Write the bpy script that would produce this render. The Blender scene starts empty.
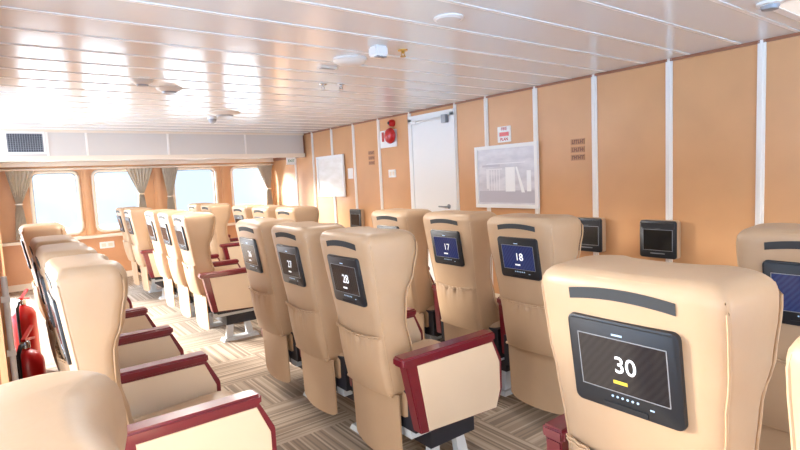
import bpy, bmesh, math, random
from mathutils import Vector, Matrix
random.seed(7)
S = bpy.context.scene
COL = S.collection
PI = math.pi

# ------------------------------------------------------------------ materials
def lin(r, g, b):
    f = lambda c: (c/255/12.92) if c/255 <= 0.04045 else ((c/255+0.055)/1.055)**2.4
    return (f(r), f(g), f(b), 1)

def new_mat(name):
    m = bpy.data.materials.new(name); m.use_nodes = True
    nt = m.node_tree
    return m, nt, nt.nodes['Principled BSDF']

def N(nt, t, **kw):
    n = nt.nodes.new(t)
    for k, v in kw.items():
        setattr(n, k, v)
    return n

def plain(name, rgb, rough=0.5, metal=0.0, spec=0.5, coat=0.0, var=0.0, vscale=20, bump=0.0, bscale=200, emit=None, estr=0):
    m, nt, p = new_mat(name)
    p.inputs['Base Color'].default_value = lin(*rgb)
    p.inputs['Roughness'].default_value = rough
    p.inputs['Metallic'].default_value = metal
    p.inputs['Specular IOR Level'].default_value = spec
    p.inputs['Coat Weight'].default_value = coat
    p.inputs['Coat Roughness'].default_value = 0.1
    tc = N(nt, 'ShaderNodeTexCoord')
    if var > 0:
        nz = N(nt, 'ShaderNodeTexNoise'); nz.inputs['Scale'].default_value = vscale; nz.inputs['Detail'].default_value = 4
        nt.links.new(tc.outputs['Object'], nz.inputs['Vector'])
        r = N(nt, 'ShaderNodeValToRGB')
        c = lin(*rgb)
        r.color_ramp.elements[0].position = 0.3; r.color_ramp.elements[1].position = 0.7
        r.color_ramp.elements[0].color = tuple(max(0, x*(1-var)) for x in c[:3])+(1,)
        r.color_ramp.elements[1].color = tuple(min(1, x*(1+var)) for x in c[:3])+(1,)
        nt.links.new(nz.outputs['Fac'], r.inputs['Fac']); nt.links.new(r.outputs['Color'], p.inputs['Base Color'])
    if bump > 0:
        nb = N(nt, 'ShaderNodeTexNoise'); nb.inputs['Scale'].default_value = bscale; nb.inputs['Detail'].default_value = 3
        nt.links.new(tc.outputs['Object'], nb.inputs['Vector'])
        b = N(nt, 'ShaderNodeBump'); b.inputs['Strength'].default_value = bump; b.inputs['Distance'].default_value = 0.004
        nt.links.new(nb.outputs['Fac'], b.inputs['Height']); nt.links.new(b.outputs['Normal'], p.inputs['Normal'])
    if emit:
        p.inputs['Emission Color'].default_value = lin(*emit); p.inputs['Emission Strength'].default_value = estr
    return m

M = {}
M['leather'] = plain('tan_leather', (186, 155, 123), 0.42, var=0.04, vscale=6, bump=0.08, bscale=60)
M['leather_panel'] = plain('cream_vinyl', (226, 204, 176), 0.5, var=0.02, vscale=5, bump=0.05)
M['piping'] = plain('piping_leather', (192, 160, 126), 0.5)
M['burgundy'] = plain('burgundy_vinyl', (112, 20, 36), 0.28, coat=0.6, var=0.08, vscale=30)
M['slot'] = plain('black_fabric', (52, 54, 56), 0.7, bump=0.2, bscale=500)
M['bezel'] = plain('black_plastic', (30, 33, 38), 0.35)
M['dark'] = plain('dark_plastic', (36, 38, 48), 0.5)
M['steel'] = plain('pale_grey_enamel', (205, 210, 214), 0.35)
M['white'] = plain('white_paint', (242, 240, 236), 0.4)
M['strip'] = plain('white_strip', (244, 236, 226), 0.4)
M['cream'] = plain('cream_trim', (238, 222, 200), 0.45)
M['wallorange'] = plain('orange_tan_panel', (214, 160, 112), 0.3, spec=0.4, var=0.05, vscale=2.5, bump=0.03, bscale=90)
M['wood'] = plain('warm_wood', (220, 168, 122), 0.45, var=0.07, vscale=3)
M['wainscot'] = plain('tan_wainscot', (212, 154, 110), 0.4, var=0.05, vscale=3)
M['brown'] = plain('brown_panel', (150, 96, 66), 0.45, var=0.06, vscale=3)
M['greypanel'] = plain('grey_panel', (214, 206, 196), 0.4)
M['curtain'] = plain('taupe_curtain', (206, 192, 172), 0.9, var=0.06, vscale=14)
M['red'] = plain('red_enamel', (196, 22, 26), 0.3, coat=0.3)
M['redtext'] = plain('red_print', (190, 60, 45), 0.6)
M['brass'] = plain('brass', (190, 150, 70), 0.3, metal=0.9)
M['chrome'] = plain('chrome', (190, 190, 190), 0.2, metal=0.9)
M['greymetal'] = plain('grey_metal', (150, 152, 156), 0.4, metal=0.3)
M['yellow'] = plain('yellow_label', (222, 190, 60), 0.5)
M['lens'] = plain('opal_diffuser', (238, 232, 222), 0.35)
M['plaque'] = plain('plaque_print', (186, 134, 94), 0.5)
M['plaque_text'] = plain('plaque_dark_print', (104, 66, 66), 0.6)
M['blacktext'] = plain('black_print', (40, 38, 36), 0.6)
M['green'] = plain('green_print', (70, 140, 90), 0.6)
M['paper'] = plain('printed_paper', (206, 204, 206), 0.5, var=0.0)
M['white_text'] = plain('lit_white', (235, 235, 235), 0.5, emit=(235, 235, 240), estr=0.8)
M['yellow_text'] = plain('lit_yellow', (210, 180, 60), 0.5, emit=(230, 200, 60), estr=0.5)
M['dot_text'] = plain('lit_icons', (160, 185, 210), 0.5, emit=(190, 215, 240), estr=0.6)

def screen_mat(name, a, b, estr, vscale=7.0):
    m, nt, p = new_mat(name)
    tc = N(nt, 'ShaderNodeTexCoord')
    w = N(nt, 'ShaderNodeTexWave'); w.inputs['Scale'].default_value = vscale*5; w.inputs['Distortion'].default_value = 1.5
    w.bands_direction = 'DIAGONAL'
    nt.links.new(tc.outputs['Object'], w.inputs['Vector'])
    r = N(nt, 'ShaderNodeValToRGB')
    r.color_ramp.elements[0].color = lin(*a); r.color_ramp.elements[1].color = lin(*b)
    nt.links.new(w.outputs['Fac'], r.inputs['Fac'])
    nt.links.new(r.outputs['Color'], p.inputs['Emission Color'])
    p.inputs['Emission Strength'].default_value = estr
    p.inputs['Base Color'].default_value = (0.01, 0.01, 0.012, 1)
    p.inputs['Roughness'].default_value = 0.15
    return m
M['scr_blue'] = screen_mat('screen_navy', (40, 54, 108), (52, 68, 124), 0.9)
M['scr_dark'] = screen_mat('screen_charcoal', (44, 39, 38), (56, 50, 48), 0.9)
M['scr_off'] = plain('screen_glass_off', (28, 30, 30), 0.12, spec=0.6)

# ceiling planks: glossy off-white enamel
m, nt, p = new_mat('ceiling_enamel')
p.inputs['Base Color'].default_value = lin(234, 235, 234)
p.inputs['Roughness'].default_value = 0.18
p.inputs['Specular IOR Level'].default_value = 0.7
tc = N(nt, 'ShaderNodeTexCoord'); nz = N(nt, 'ShaderNodeTexNoise')
mp = N(nt, 'ShaderNodeMapping'); mp.inputs['Scale'].default_value = (0.6, 4, 1)
nt.links.new(tc.outputs['Object'], mp.inputs['Vector']); nt.links.new(mp.outputs['Vector'], nz.inputs['Vector'])
nz.inputs['Scale'].default_value = 2.0
b = N(nt, 'ShaderNodeBump'); b.inputs['Strength'].default_value = 0.06; b.inputs['Distance'].default_value = 0.01
nt.links.new(nz.outputs['Fac'], b.inputs['Height']); nt.links.new(b.outputs['Normal'], p.inputs['Normal'])
M['ceil'] = m

# carpet tiles: striped, quarter-turned
m, nt, p = new_mat('striped_carpet_tiles')
tc = N(nt, 'ShaderNodeTexCoord')
sep = N(nt, 'ShaderNodeSeparateXYZ'); nt.links.new(tc.outputs['Object'], sep.inputs[0])
def math_node(op, a, bb=None):
    n = N(nt, 'ShaderNodeMath'); n.operation = op
    for i, v in enumerate((a, bb)):
        if v is None: continue
        if isinstance(v, (int, float)): n.inputs[i].default_value = v
        else: nt.links.new(v, n.inputs[i])
    return n.outputs[0]
TS = 0.5
fx = math_node('FLOOR', math_node('DIVIDE', sep.outputs['X'], TS))
fy = math_node('FLOOR', math_node('DIVIDE', sep.outputs['Y'], TS))
par = math_node('ABSOLUTE', math_node('MODULO', math_node('ADD', fx, fy), 2.0))
mixc = N(nt, 'ShaderNodeMix'); mixc.data_type = 'FLOAT'
nt.links.new(par, mixc.inputs['Factor']); nt.links.new(sep.outputs['X'], mixc.inputs[2]); nt.links.new(sep.outputs['Y'], mixc.inputs[3])
stripe = mixc.outputs[0]
q = math_node('FLOOR', math_node('MULTIPLY', stripe, 88.0))
tile_id = math_node('ADD', math_node('MULTIPLY', fx, 13.7), math_node('MULTIPLY', fy, 7.31))
wn = N(nt, 'ShaderNodeTexWhiteNoise'); wn.noise_dimensions = '2D'
cmb = N(nt, 'ShaderNodeCombineXYZ'); nt.links.new(q, cmb.inputs[0]); nt.links.new(tile_id, cmb.inputs[1])
nt.links.new(cmb.outputs[0], wn.inputs['Vector'])
r = N(nt, 'ShaderNodeValToRGB')
els = r.color_ramp.elements
els[0].position = 0.0; els[0].color = lin(138, 122, 106)
els[1].position = 1.0; els[1].color = lin(206, 192, 174)
for pos, c in ((0.25, (156, 138, 120)), (0.5, (172, 154, 134)), (0.75, (188, 170, 150))):
    e = els.new(pos); e.color = lin(*c)
r.color_ramp.interpolation = 'CONSTANT'
nt.links.new(wn.outputs['Value'], r.inputs['Fac'])
nt.links.new(r.outputs['Color'], p.inputs['Base Color'])
p.inputs['Roughness'].default_value = 0.9
nb = N(nt, 'ShaderNodeTexNoise'); nb.inputs['Scale'].default_value = 300
nt.links.new(tc.outputs['Object'], nb.inputs['Vector'])
b = N(nt, 'ShaderNodeBump'); b.inputs['Strength'].default_value = 0.3; b.inputs['Distance'].default_value = 0.004
nt.links.new(nb.outputs['Fac'], b.inputs['Height']); nt.links.new(b.outputs['Normal'], p.inputs['Normal'])
M['carpet'] = m

# thin window glass
m = bpy.data.materials.new('window_glass'); m.use_nodes = True; nt = m.node_tree
for n in list(nt.nodes): nt.nodes.remove(n)
out = N(nt, 'ShaderNodeOutputMaterial'); tr = N(nt, 'ShaderNodeBsdfTransparent'); gl = N(nt, 'ShaderNodeBsdfGlossy')
gl.inputs['Roughness'].default_value = 0.02; tr.inputs['Color'].default_value = (0.96, 0.98, 0.98, 1)
fr = N(nt, 'ShaderNodeFresnel'); fr.inputs['IOR'].default_value = 1.3
mx = N(nt, 'ShaderNodeMixShader')
nt.links.new(fr.outputs[0], mx.inputs[0]); nt.links.new(tr.outputs[0], mx.inputs[1]); nt.links.new(gl.outputs[0], mx.inputs[2])
nt.links.new(mx.outputs[0], out.inputs[0])
M['glass'] = m

# sea
m, nt, p = new_mat('sea_water')
tc = N(nt, 'ShaderNodeTexCoord'); nz = N(nt, 'ShaderNodeTexNoise'); nz.inputs['Scale'].default_value = 0.2; nz.inputs['Detail'].default_value = 5
nt.links.new(tc.outputs['Object'], nz.inputs['Vector'])
r = N(nt, 'ShaderNodeValToRGB'); r.color_ramp.elements[0].color = lin(104, 138, 166); r.color_ramp.elements[1].color = lin(120, 152, 178)
nt.links.new(nz.outputs['Fac'], r.inputs['Fac']); nt.links.new(r.outputs['Color'], p.inputs['Base Color'])
p.inputs['Roughness'].default_value = 0.5
M['sea'] = m

# picture faces; the grey one paints in the cabin's reflection in its glass
def picture_mat(name, a, bcol, scale):
    m, nt, p = new_mat(name)
    tc = N(nt, 'ShaderNodeTexCoord'); nz = N(nt, 'ShaderNodeTexNoise'); nz.inputs['Scale'].default_value = scale; nz.inputs['Detail'].default_value = 6
    mp = N(nt, 'ShaderNodeMapping'); mp.inputs['Scale'].default_value = (1, 1.0, 3.0)
    nt.links.new(tc.outputs['Object'], mp.inputs[0]); nt.links.new(mp.outputs[0], nz.inputs['Vector'])
    r = N(nt, 'ShaderNodeValToRGB'); r.color_ramp.elements[0].position = .35; r.color_ramp.elements[1].position = .65
    r.color_ramp.elements[0].color = lin(*a); r.color_ramp.elements[1].color = lin(*bcol)
    nt.links.new(nz.outputs['Fac'], r.inputs['Fac']); nt.links.new(r.outputs['Color'], p.inputs['Base Color'])
    p.inputs['Roughness'].default_value = 0.35
    return m
M['refl_grey'] = picture_mat('grey_glass_reflection', (206, 204, 210), (228, 226, 230), 5)
M['print_pale'] = picture_mat('pale_print', (232, 226, 216), (246, 242, 236), 4)
M['refl_white'] = plain('reflection_white_areas', (250, 250, 250), 0.35)
M['refl_mid'] = plain('reflection_grey_areas', (194, 190, 198), 0.4)
M['refl_light'] = plain('reflection_light_lines', (242, 240, 243), 0.4)

# ------------------------------------------------------------------ mesh helpers
def bx(bm, c, s, mat=None, rot=None):
    mt = Matrix.Translation(Vector(c))
    if rot is not None: mt = mt @ rot
    mt = mt @ Matrix.Diagonal((s[0], s[1], s[2], 1))
    r = bmesh.ops.create_cube(bm, size=1, matrix=mt)
    if mat is not None:
        for v in r['verts']:
            for f in v.link_faces: f.material_index = mat
    return r['verts']

def span(bm, a, b, mat=None):
    return bx(bm, [(a[i]+b[i])/2 for i in range(3)], [abs(b[i]-a[i]) for i in range(3)], mat)

def rrect(w, h, r, n=5):
    pts = []
    for cx, cy, a0 in ((w/2-r, h/2-r, 0), (-w/2+r, h/2-r, 90), (-w/2+r, -h/2+r, 180), (w/2-r, -h/2+r, 270)):
        for i in range(n+1):
            a = math.radians(a0+90*i/n)
            pts.append((cx+r*math.cos(a), cy+r*math.sin(a)))
    return pts

def frame(o, e1, e2):
    e1 = Vector(e1).normalized(); e2 = Vector(e2).normalized(); n = e1.cross(e2)
    m = Matrix.Identity(4)
    for i in range(3):
        m[i][0] = e1[i]; m[i][1] = e2[i]; m[i][2] = n[i]; m[i][3] = o[i]
    return m

def prism(bm, pts, mtx, t0, t1, bev=0.0):
    """polygon pts (2D) extruded from t0 to t1 along the frame's normal; optional chamfer on the t1 rim"""
    n = len(pts)
    cx = sum(p[0] for p in pts)/n; cy = sum(p[1] for p in pts)/n
    rings = [(t0, 0)]
    if bev > 0: rings += [(t1-bev, 0), (t1-bev*0.3, bev*0.3), (t1, bev)]
    else: rings += [(t1, 0)]
    vs = []
    for t, ins in rings:
        ring = []
        for p in pts:
            d = Vector((p[0]-cx, p[1]-cy)); L = d.length
            k = (L-ins*1.2)/L if L > 0 else 1
            ring.append(bm.verts.new(mtx @ Vector((cx+d.x*k, cy+d.y*k, t))))
        vs.append(ring)
    for a, b in zip(vs[:-1], vs[1:]):
        for i in range(n):
            j = (i+1) % n
            bm.faces.new((a[i], a[j], b[j], b[i]))
    bm.faces.new(list(reversed(vs[0]))); bm.faces.new(vs[-1])

def loft(bm, rings, close=True, cap=True):
    vs = [[bm.verts.new(p) for p in r] for r in rings]
    n = len(vs[0])
    for a, b in zip(vs[:-1], vs[1:]):
        for i in range(n if close else n-1):
            j = (i+1) % n
            bm.faces.new((a[i], a[j], b[j], b[i]))
    if cap:
        bm.faces.new(list(reversed(vs[0]))); bm.faces.new(vs[-1])
    return vs

def tube(bm, path, r, n=8, closed=False):
    path = [Vector(p) for p in path]
    rings = []
    for i, p in enumerate(path):
        if closed: t = path[(i+1) % len(path)]-path[i-1]
        else: t = path[min(i+1, len(path)-1)]-path[max(i-1, 0)]
        t.normalize()
        up = Vector((0, 0, 1)) if abs(t.z) < 0.9 else Vector((0, 1, 0))
        a = t.cross(up).normalized(); b = t.cross(a)
        rr = r[i] if isinstance(r, (list, tuple)) else r
        rings.append([p+a*rr*math.cos(2*PI*k/n)+b*rr*math.sin(2*PI*k/n) for k in range(n)])
    if closed:
        rings.append(rings[0])
        loft(bm, rings, cap=False)
    else: loft(bm, rings)

def lathe(bm, prof, mtx=Matrix.Identity(4), n=24):
    """prof: list of (radius, height) along the frame's normal"""
    rings = [[mtx @ Vector((max(r, 1e-4)*math.cos(2*PI*k/n), max(r, 1e-4)*math.sin(2*PI*k/n), h)) for k in range(n)] for r, h in prof]
    loft(bm, rings)

def obj(name, bm, mats, parent=None, smooth=None, loc=None):
    bmesh.ops.recalc_face_normals(bm, faces=bm.faces)
    me = bpy.data.meshes.new(name); bm.to_mesh(me); bm.free()
    if not isinstance(mats, (list, tuple)): mats = [mats]
    for mm in mats: me.materials.append(mm)
    o = bpy.data.objects.new(name, me); COL.objects.link(o)
    if parent: o.parent = parent
    if loc: o.location = loc
    if smooth is not None:
        for p in me.polygons: p.use_smooth = True
        try: me.set_sharp_from_angle(angle=math.radians(smooth))
        except Exception: pass
    return o

def text_obj(name, txt, size, mtx, mat, parent=None, ext=0.0006, bold=0.0, sx=1.0):
    cu = bpy.data.curves.new('tmp', 'FONT'); cu.body = txt; cu.size = size; cu.extrude = ext; cu.offset = bold
    cu.align_x = 'CENTER'; cu.align_y = 'CENTER'
    to = bpy.data.objects.new('tmp', cu); COL.objects.link(to)
    dg = bpy.context.evaluated_depsgraph_get(); dg.update()
    me = bpy.data.meshes.new_from_object(to.evaluated_get(dg))
    bpy.data.objects.remove(to); bpy.data.curves.remove(cu)
    me.transform(mtx @ Matrix.Diagonal((sx, 1, 1, 1)))
    me.materials.clear(); me.materials.append(mat)
    o = bpy.data.objects.new(name, me); COL.objects.link(o)
    if parent: o.parent = parent
    return o

def B(): return bmesh.new()

def thing(name, label, cat, loc=(0, 0, 0), group=None):
    o = bpy.data.objects.new(name, None); COL.objects.link(o); o.location = loc; o.empty_display_size = 0.1
    o['label'] = label; o['category'] = cat
    if group: o['group'] = group
    return o

def tag(o, label, cat, group=None):
    o['label'] = label; o['category'] = cat
    if group: o['group'] = group
    return o

def struct(name, bm, mats, smooth=None, parent=None):
    o = obj(name, bm, mats, parent, smooth)
    if parent is None: o['kind'] = 'structure'
    return o

# ------------------------------------------------------------------ dimensions (camera stands at x=0, y=0)
XB = 4.03       # bulkhead the seats face
YW = 9.2        # window wall
YBOX = 7.8      # front of the boxed-in header over the windows
ZC = 2.13       # ceiling
ZBOX = 1.80     # underside of header
XL = -0.05      # aft partition
X0, Y0 = -2.4, -3.0   # how far floor and ceiling run behind the camera

# ------------------------------------------------------------------ camera
cam = bpy.data.cameras.new('camera'); co = bpy.data.objects.new('camera', cam); COL.objects.link(co)
R = Matrix(((0.79561895, 0.09092788, -0.59893456), (-0.60403874, 0.04379281, -0.79575083), (-0.04612691, 0.99489412, 0.08976635)))
mw = R.to_4x4(); mw.translation = (0, 0, 1.35)
co.matrix_world = mw
cam.sensor_width = 36; cam.lens = 526.95*36/800; cam.clip_start = 0.02; cam.clip_end = 20000
S.camera = co

# ------------------------------------------------------------------ room shell
bm = B(); span(bm, (X0, Y0, -0.1), (XB+0.1, YW+0.1, 0)); struct('floor', bm, M['carpet'])

bm = B()
span(bm, (X0, Y0, ZC), (XB+0.1, YW+0.1, ZC+0.08), 0)
y = 1.475-0.325*13
while y < YBOX:
    if y > Y0: span(bm, (X0, y-0.011, ZC-0.004), (XB-0.03, y+0.011, ZC+0.01), 1)
    y += 0.325
struct('ceiling', bm, [M['ceil'], M['white']])

bm = B(); span(bm, (XB, Y0, 0), (XB+0.1, YW+0.1, ZC+0.08)); struct('wall_right', bm, M['wallorange'])
ys = [0.73, 1.353, 1.95, 2.57, 3.18, 3.80, 4.26, 5.06, 5.72, 6.34, 6.95, 7.56, 8.2]
n = 1
for k, y in enumerate(ys):
    bm = B(); w = 0.024 if y not in (4.26,) else 0.02
    span(bm, (XB-0.012, y-w, 0), (XB+0.02, y+w, ZC-0.001))
    span(bm, (XB-0.018, y-w*0.35, 0), (XB-0.01, y+w*0.35, ZC-0.001))
    struct('trim_%d' % n, bm, M['strip']); n += 1
bm = B(); span(bm, (XB-0.015, Y0, 0), (XB+0.01, YW, 0.1)); struct('baseboard_right', bm, M['cream'])
bm = B(); span(bm, (XB-0.012, Y0, ZC-0.02), (XB+0.01, YBOX, ZC+0.002)); struct('trim_%d' % n, bm, M['brown']); n += 1

# window wall with four rounded openings
WIN = [(0.37, 0.94), (1.15, 1.78), (2.30, 2.985), (3.28, 3.93)]
WZ0, WZ1 = 0.75, 1.655
bm = B()
def loop(pts):
    v = [bm.verts.new(p) for p in pts]
    return [bm.edges.new((v[i], v[(i+1) % len(v)])) for i in range(len(v))]
ed = loop([(XL-0.1, YW, 0), (XB+0.1, YW, 0), (XB+0.1, YW, ZC+0.05), (XL-0.1, YW, ZC+0.05)])
for a, b_ in WIN:
    ed += loop([((a+b_)/2+p[0], YW, (WZ0+WZ1)/2+p[1]) for p in rrect(b_-a, WZ1-WZ0, 0.09, 6)])
bmesh.ops.triangle_fill(bm, use_beauty=True, use_dissolve=False, edges=ed)
g = bmesh.ops.extrude_face_region(bm, geom=list(bm.faces))
bmesh.ops.translate(bm, verts=[v for v in g['geom'] if isinstance(v, bmesh.types.BMVert)], vec=(0, 0.12, 0))
struct('wall_far', bm, M['wood'])
for i, (a, b_) in enumerate(WIN):
    bm = B()
    path = [((a+b_)/2+p[0], YW-0.004, (WZ0+WZ1)/2+p[1]) for p in rrect(b_-a+0.02, WZ1-WZ0+0.02, 0.095, 6)]
    tube(bm, path, 0.022, 8, closed=True)
    w = obj('window_%d' % (i+1), bm, M['cream'], smooth=60); w['kind'] = 'structure'
    bm = B(); prism(bm, rrect(b_-a-0.004, WZ1-WZ0-0.004, 0.088, 6), frame(((a+b_)/2, YW+0.07, (WZ0+WZ1)/2), (1, 0, 0), (0, 0, 1)), -0.003, 0.003)
    obj('pane', bm, M['glass'], w)
    bm = B()
    path = [((a+b_)/2+p[0], YW+0.065, (WZ0+WZ1)/2+p[1]) for p in rrect(b_-a-0.02, WZ1-WZ0-0.02, 0.082, 6)]
    tube(bm, path, 0.013, 6, closed=True)
    obj('gasket', bm, M['greymetal'], w, smooth=60)
# pilasters between windows
for xa, xb in ((0.99, 1.09), (1.99, 2.1), (3.08, 3.18), (0.14, 0.24)):
    bm = B()
    span(bm, (xa, YW-0.03, 0.69), (xb, YW+0.02, 1.70)); span(bm, (xa+0.03, YW-0.045, 0.69), (xb-0.03, YW-0.02, 1.70))
    struct('trim_%d' % n, bm, M['wood']); n += 1
# sill, wainscot, baseboard
bm = B(); prism(bm, rrect(XB-XL-0.02, 0.04, 0.012, 3), frame(((XB+XL)/2, YW+0.01, 0.675), (1, 0, 0), (0, 0, 1)), 0, 0.16); struct('trim_%d' % n, bm, M['cream']); n += 1
bm = B(); span(bm, (XL+0.01, YW-0.06, 0), (XB-0.02, YW+0.01, 0.66))
for x in (0.62, 1.6, 2.6, 3.5): span(bm, (x-0.004, YW-0.064, 0.09), (x+0.004, YW-0.05, 0.66))
struct('wall_far_wainscot', bm, M['wainscot'])
bm = B(); span(bm, (XL+0.01, YW-0.075, 0), (XB-0.02, YW-0.05, 0.09)); struct('baseboard_far', bm, M['cream'])
bm = B(); span(bm, (0.335, YW-0.1, 0), (0.375, YW-0.07, 0.655)); struct('trim_%d' % n, bm, M['cream']); n += 1
# boxed header
bm = B(); span(bm, (XL, YBOX, ZBOX), (3.985, YW, ZC+0.02)); struct('beam_far', bm, M['greypanel'])
bm = B(); span(bm, (XL, YBOX-0.012, ZBOX-0.05), (4.0, YBOX+0.05, ZBOX+0.012)); struct('trim_%d' % n, bm, M['cream']); n += 1
bm = B(); span(bm, (XL, YBOX-0.01, ZC-0.03), (4.0, YBOX+0.02, ZC)); struct('trim_%d' % n, bm, M['cream']); n += 1
for x in (0.52, 0.94, 1.92, 3.02):
    bm = B(); span(bm, (x-0.012, YBOX-0.012, ZBOX+0.012), (x+0.012, YBOX+0.02, ZC-0.03)); struct('trim_%d' % n, bm, M['strip']); n += 1
bm = B(); span(bm, (3.985, YBOX+0.02, ZBOX-0.05), (4.02, YW, ZC)); struct('trim_%d' % n, bm, M['brown']); n += 1

# aft partition, left
bm = B(); span(bm, (XL-0.06, 2.5, 0), (XL, 4.75, ZC+0.02)); span(bm, (XL-0.06, 8.7, 0), (XL, YW+0.1, ZC+0.02)); struct('wall_left', bm, M['brown'])
for y in (2.52, 3.16, 3.78, 4.4, 4.73, 8.72):
    bm = B(); span(bm, (XL-0.01, y-0.024, 0), (XL+0.012, y+0.024, ZC-0.001)); struct('trim_%d' % n, bm, M['wood']); n += 1

# door
dy0, dy1, dz = 4.29, 5.03, 2.035
d = thing('door_1', 'white cabin door in the tan bulkhead beside the red fire bell', 'door'); d['kind'] = 'structure'
del d['category']
bm = B()
span(bm, (XB-0.03, dy0-0.035, 0), (XB+0.005, dy0+0.03, dz)); span(bm, (XB-0.03, dy1-0.03, 0), (XB+0.005, dy1+0.035, dz)); span(bm, (XB-0.03, dy0-0.035, dz-0.03), (XB+0.005, dy1+0.035, dz+0.035))
obj('frame', bm, M['white'], d)
bm = B(); span(bm, (XB-0.022, dy0+0.034, 0.01), (XB-0.004, dy1-0.034, dz-0.034)); lf = obj('leaf', bm, M['white'], d)
bm = B(); mt = frame((XB-0.022, dy0+0.1, 1.0), (0, -1, 0), (0, 0, 1))
lathe(bm, [(0.026, 0), (0.026, 0.008), (0.01, 0.01), (0.01, 0.05)], mt, 16)
tube(bm, [(XB-0.07, dy0+0.1, 1.0), (XB-0.072, dy0+0.14, 1.0), (XB-0.07, dy0+0.22, 1.0)], 0.009)
obj('handle', bm, M['greymetal'], d, smooth=40)
bm = B(); span(bm, (XB-0.07, dy0+0.06, 1.93), (XB-0.024, dy0+0.13, 2.02))
obj('closer', bm, M['greymetal'], d)
bm = B(); tube(bm, [(XB-0.05, dy0+0.12, 1.985), (XB-0.12, dy0+0.35, 1.98), (XB-0.05, dy0+0.6, 1.98)], 0.011)
span(bm, (XB-0.07, dy0+0.58, 1.965), (XB-0.03, dy0+0.66, 1.995))
obj('closer_arm', bm, M['white'], d)

# ------------------------------------------------------------------ seats
ZT = 1.128
def lerp_tab(tab, z):
    if z <= tab[0][0]: return tab[0][1]
    for (a, va), (b_, vb) in zip(tab[:-1], tab[1:]):
        if z <= b_:
            t = (z-a)/(b_-a); t = t*t*(3-2*t)
            return va+(vb-va)*t
    return tab[-1][1]
def b_back(z):                                   # back surface
    return 0.105-(z-0.42)*(0.105/0.66)
FRONT = [(0.40, 0.33), (0.50, 0.28), (0.62, 0.235), (0.74, 0.205), (0.85, 0.205), (0.96, 0.245), (1.05, 0.265), (1.165, 0.258)]
HALF = [(0.40, 0.192), (0.60, 0.194), (0.72, 0.2), (0.86, 0.209), (0.95, 0.219), (1.05, 0.222), (1.165, 0.222)]
BULGE = 0.012
def section(z, ins=0.0, insf=None):
    insf = ins if insf is None else insf
    b0 = b_back(z)+0.02+ins; f0 = lerp_tab(FRONT, z)-insf; w = lerp_tab(HALF, z)-ins
    rb = min(0.022, w*0.6); rf = min(0.07, (f0-b0)*0.5, w*0.6)
    pts = []
    nb = 10
    wb = w-0.012                                   # back a little narrower than the wings
    for i in range(nb+1):                          # back face, -y to +y
        v = -(wb-rb)+2*(wb-rb)*i/nb
        pts.append((b0-0.02-BULGE*(1-(v/wb)**2), v))
    for i in range(1, 6):
        a = math.radians(90*i/6); pts.append((b0-0.02+rb-rb*math.cos(a), wb-rb+rb*math.sin(a)))
    for i in range(0, 7):
        a = math.radians(90*i/6); pts.append((f0-rf+rf*math.sin(a), w-rf+rf*math.cos(a)))
    for i in range(1, 8):                          # front face, dished between the wings
        v = (w-rf)-2*(w-rf)*i/8
        pts.append((f0-0.03*(1-(v/w)**2)**2, v))
    for i in range(0, 7):
        a = math.radians(90*i/6); pts.append((f0-rf+rf*math.cos(a), -(w-rf)-rf*math.sin(a)))
    for i in range(5, 0, -1):
        a = math.radians(90*i/6); pts.append((b0-0.02+rb-rb*math.cos(a), -(wb-rb)-rb*math.sin(a)))
    return [(x, y, z) for x, y in pts]

def surf(z, v, out=0.0):
    w = lerp_tab(HALF, z)-0.012
    return Vector((b_back(z)-BULGE*(1-min(1, (v/w)**2))-out, v, z))
TILT = math.atan(0.105/0.66)
E1 = (0, -1, 0); E2 = (-math.sin(TILT), 0, math.cos(TILT))
def back_frame(z, out=0.0):
    return frame(surf(z, 0, out), E1, E2)

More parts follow.
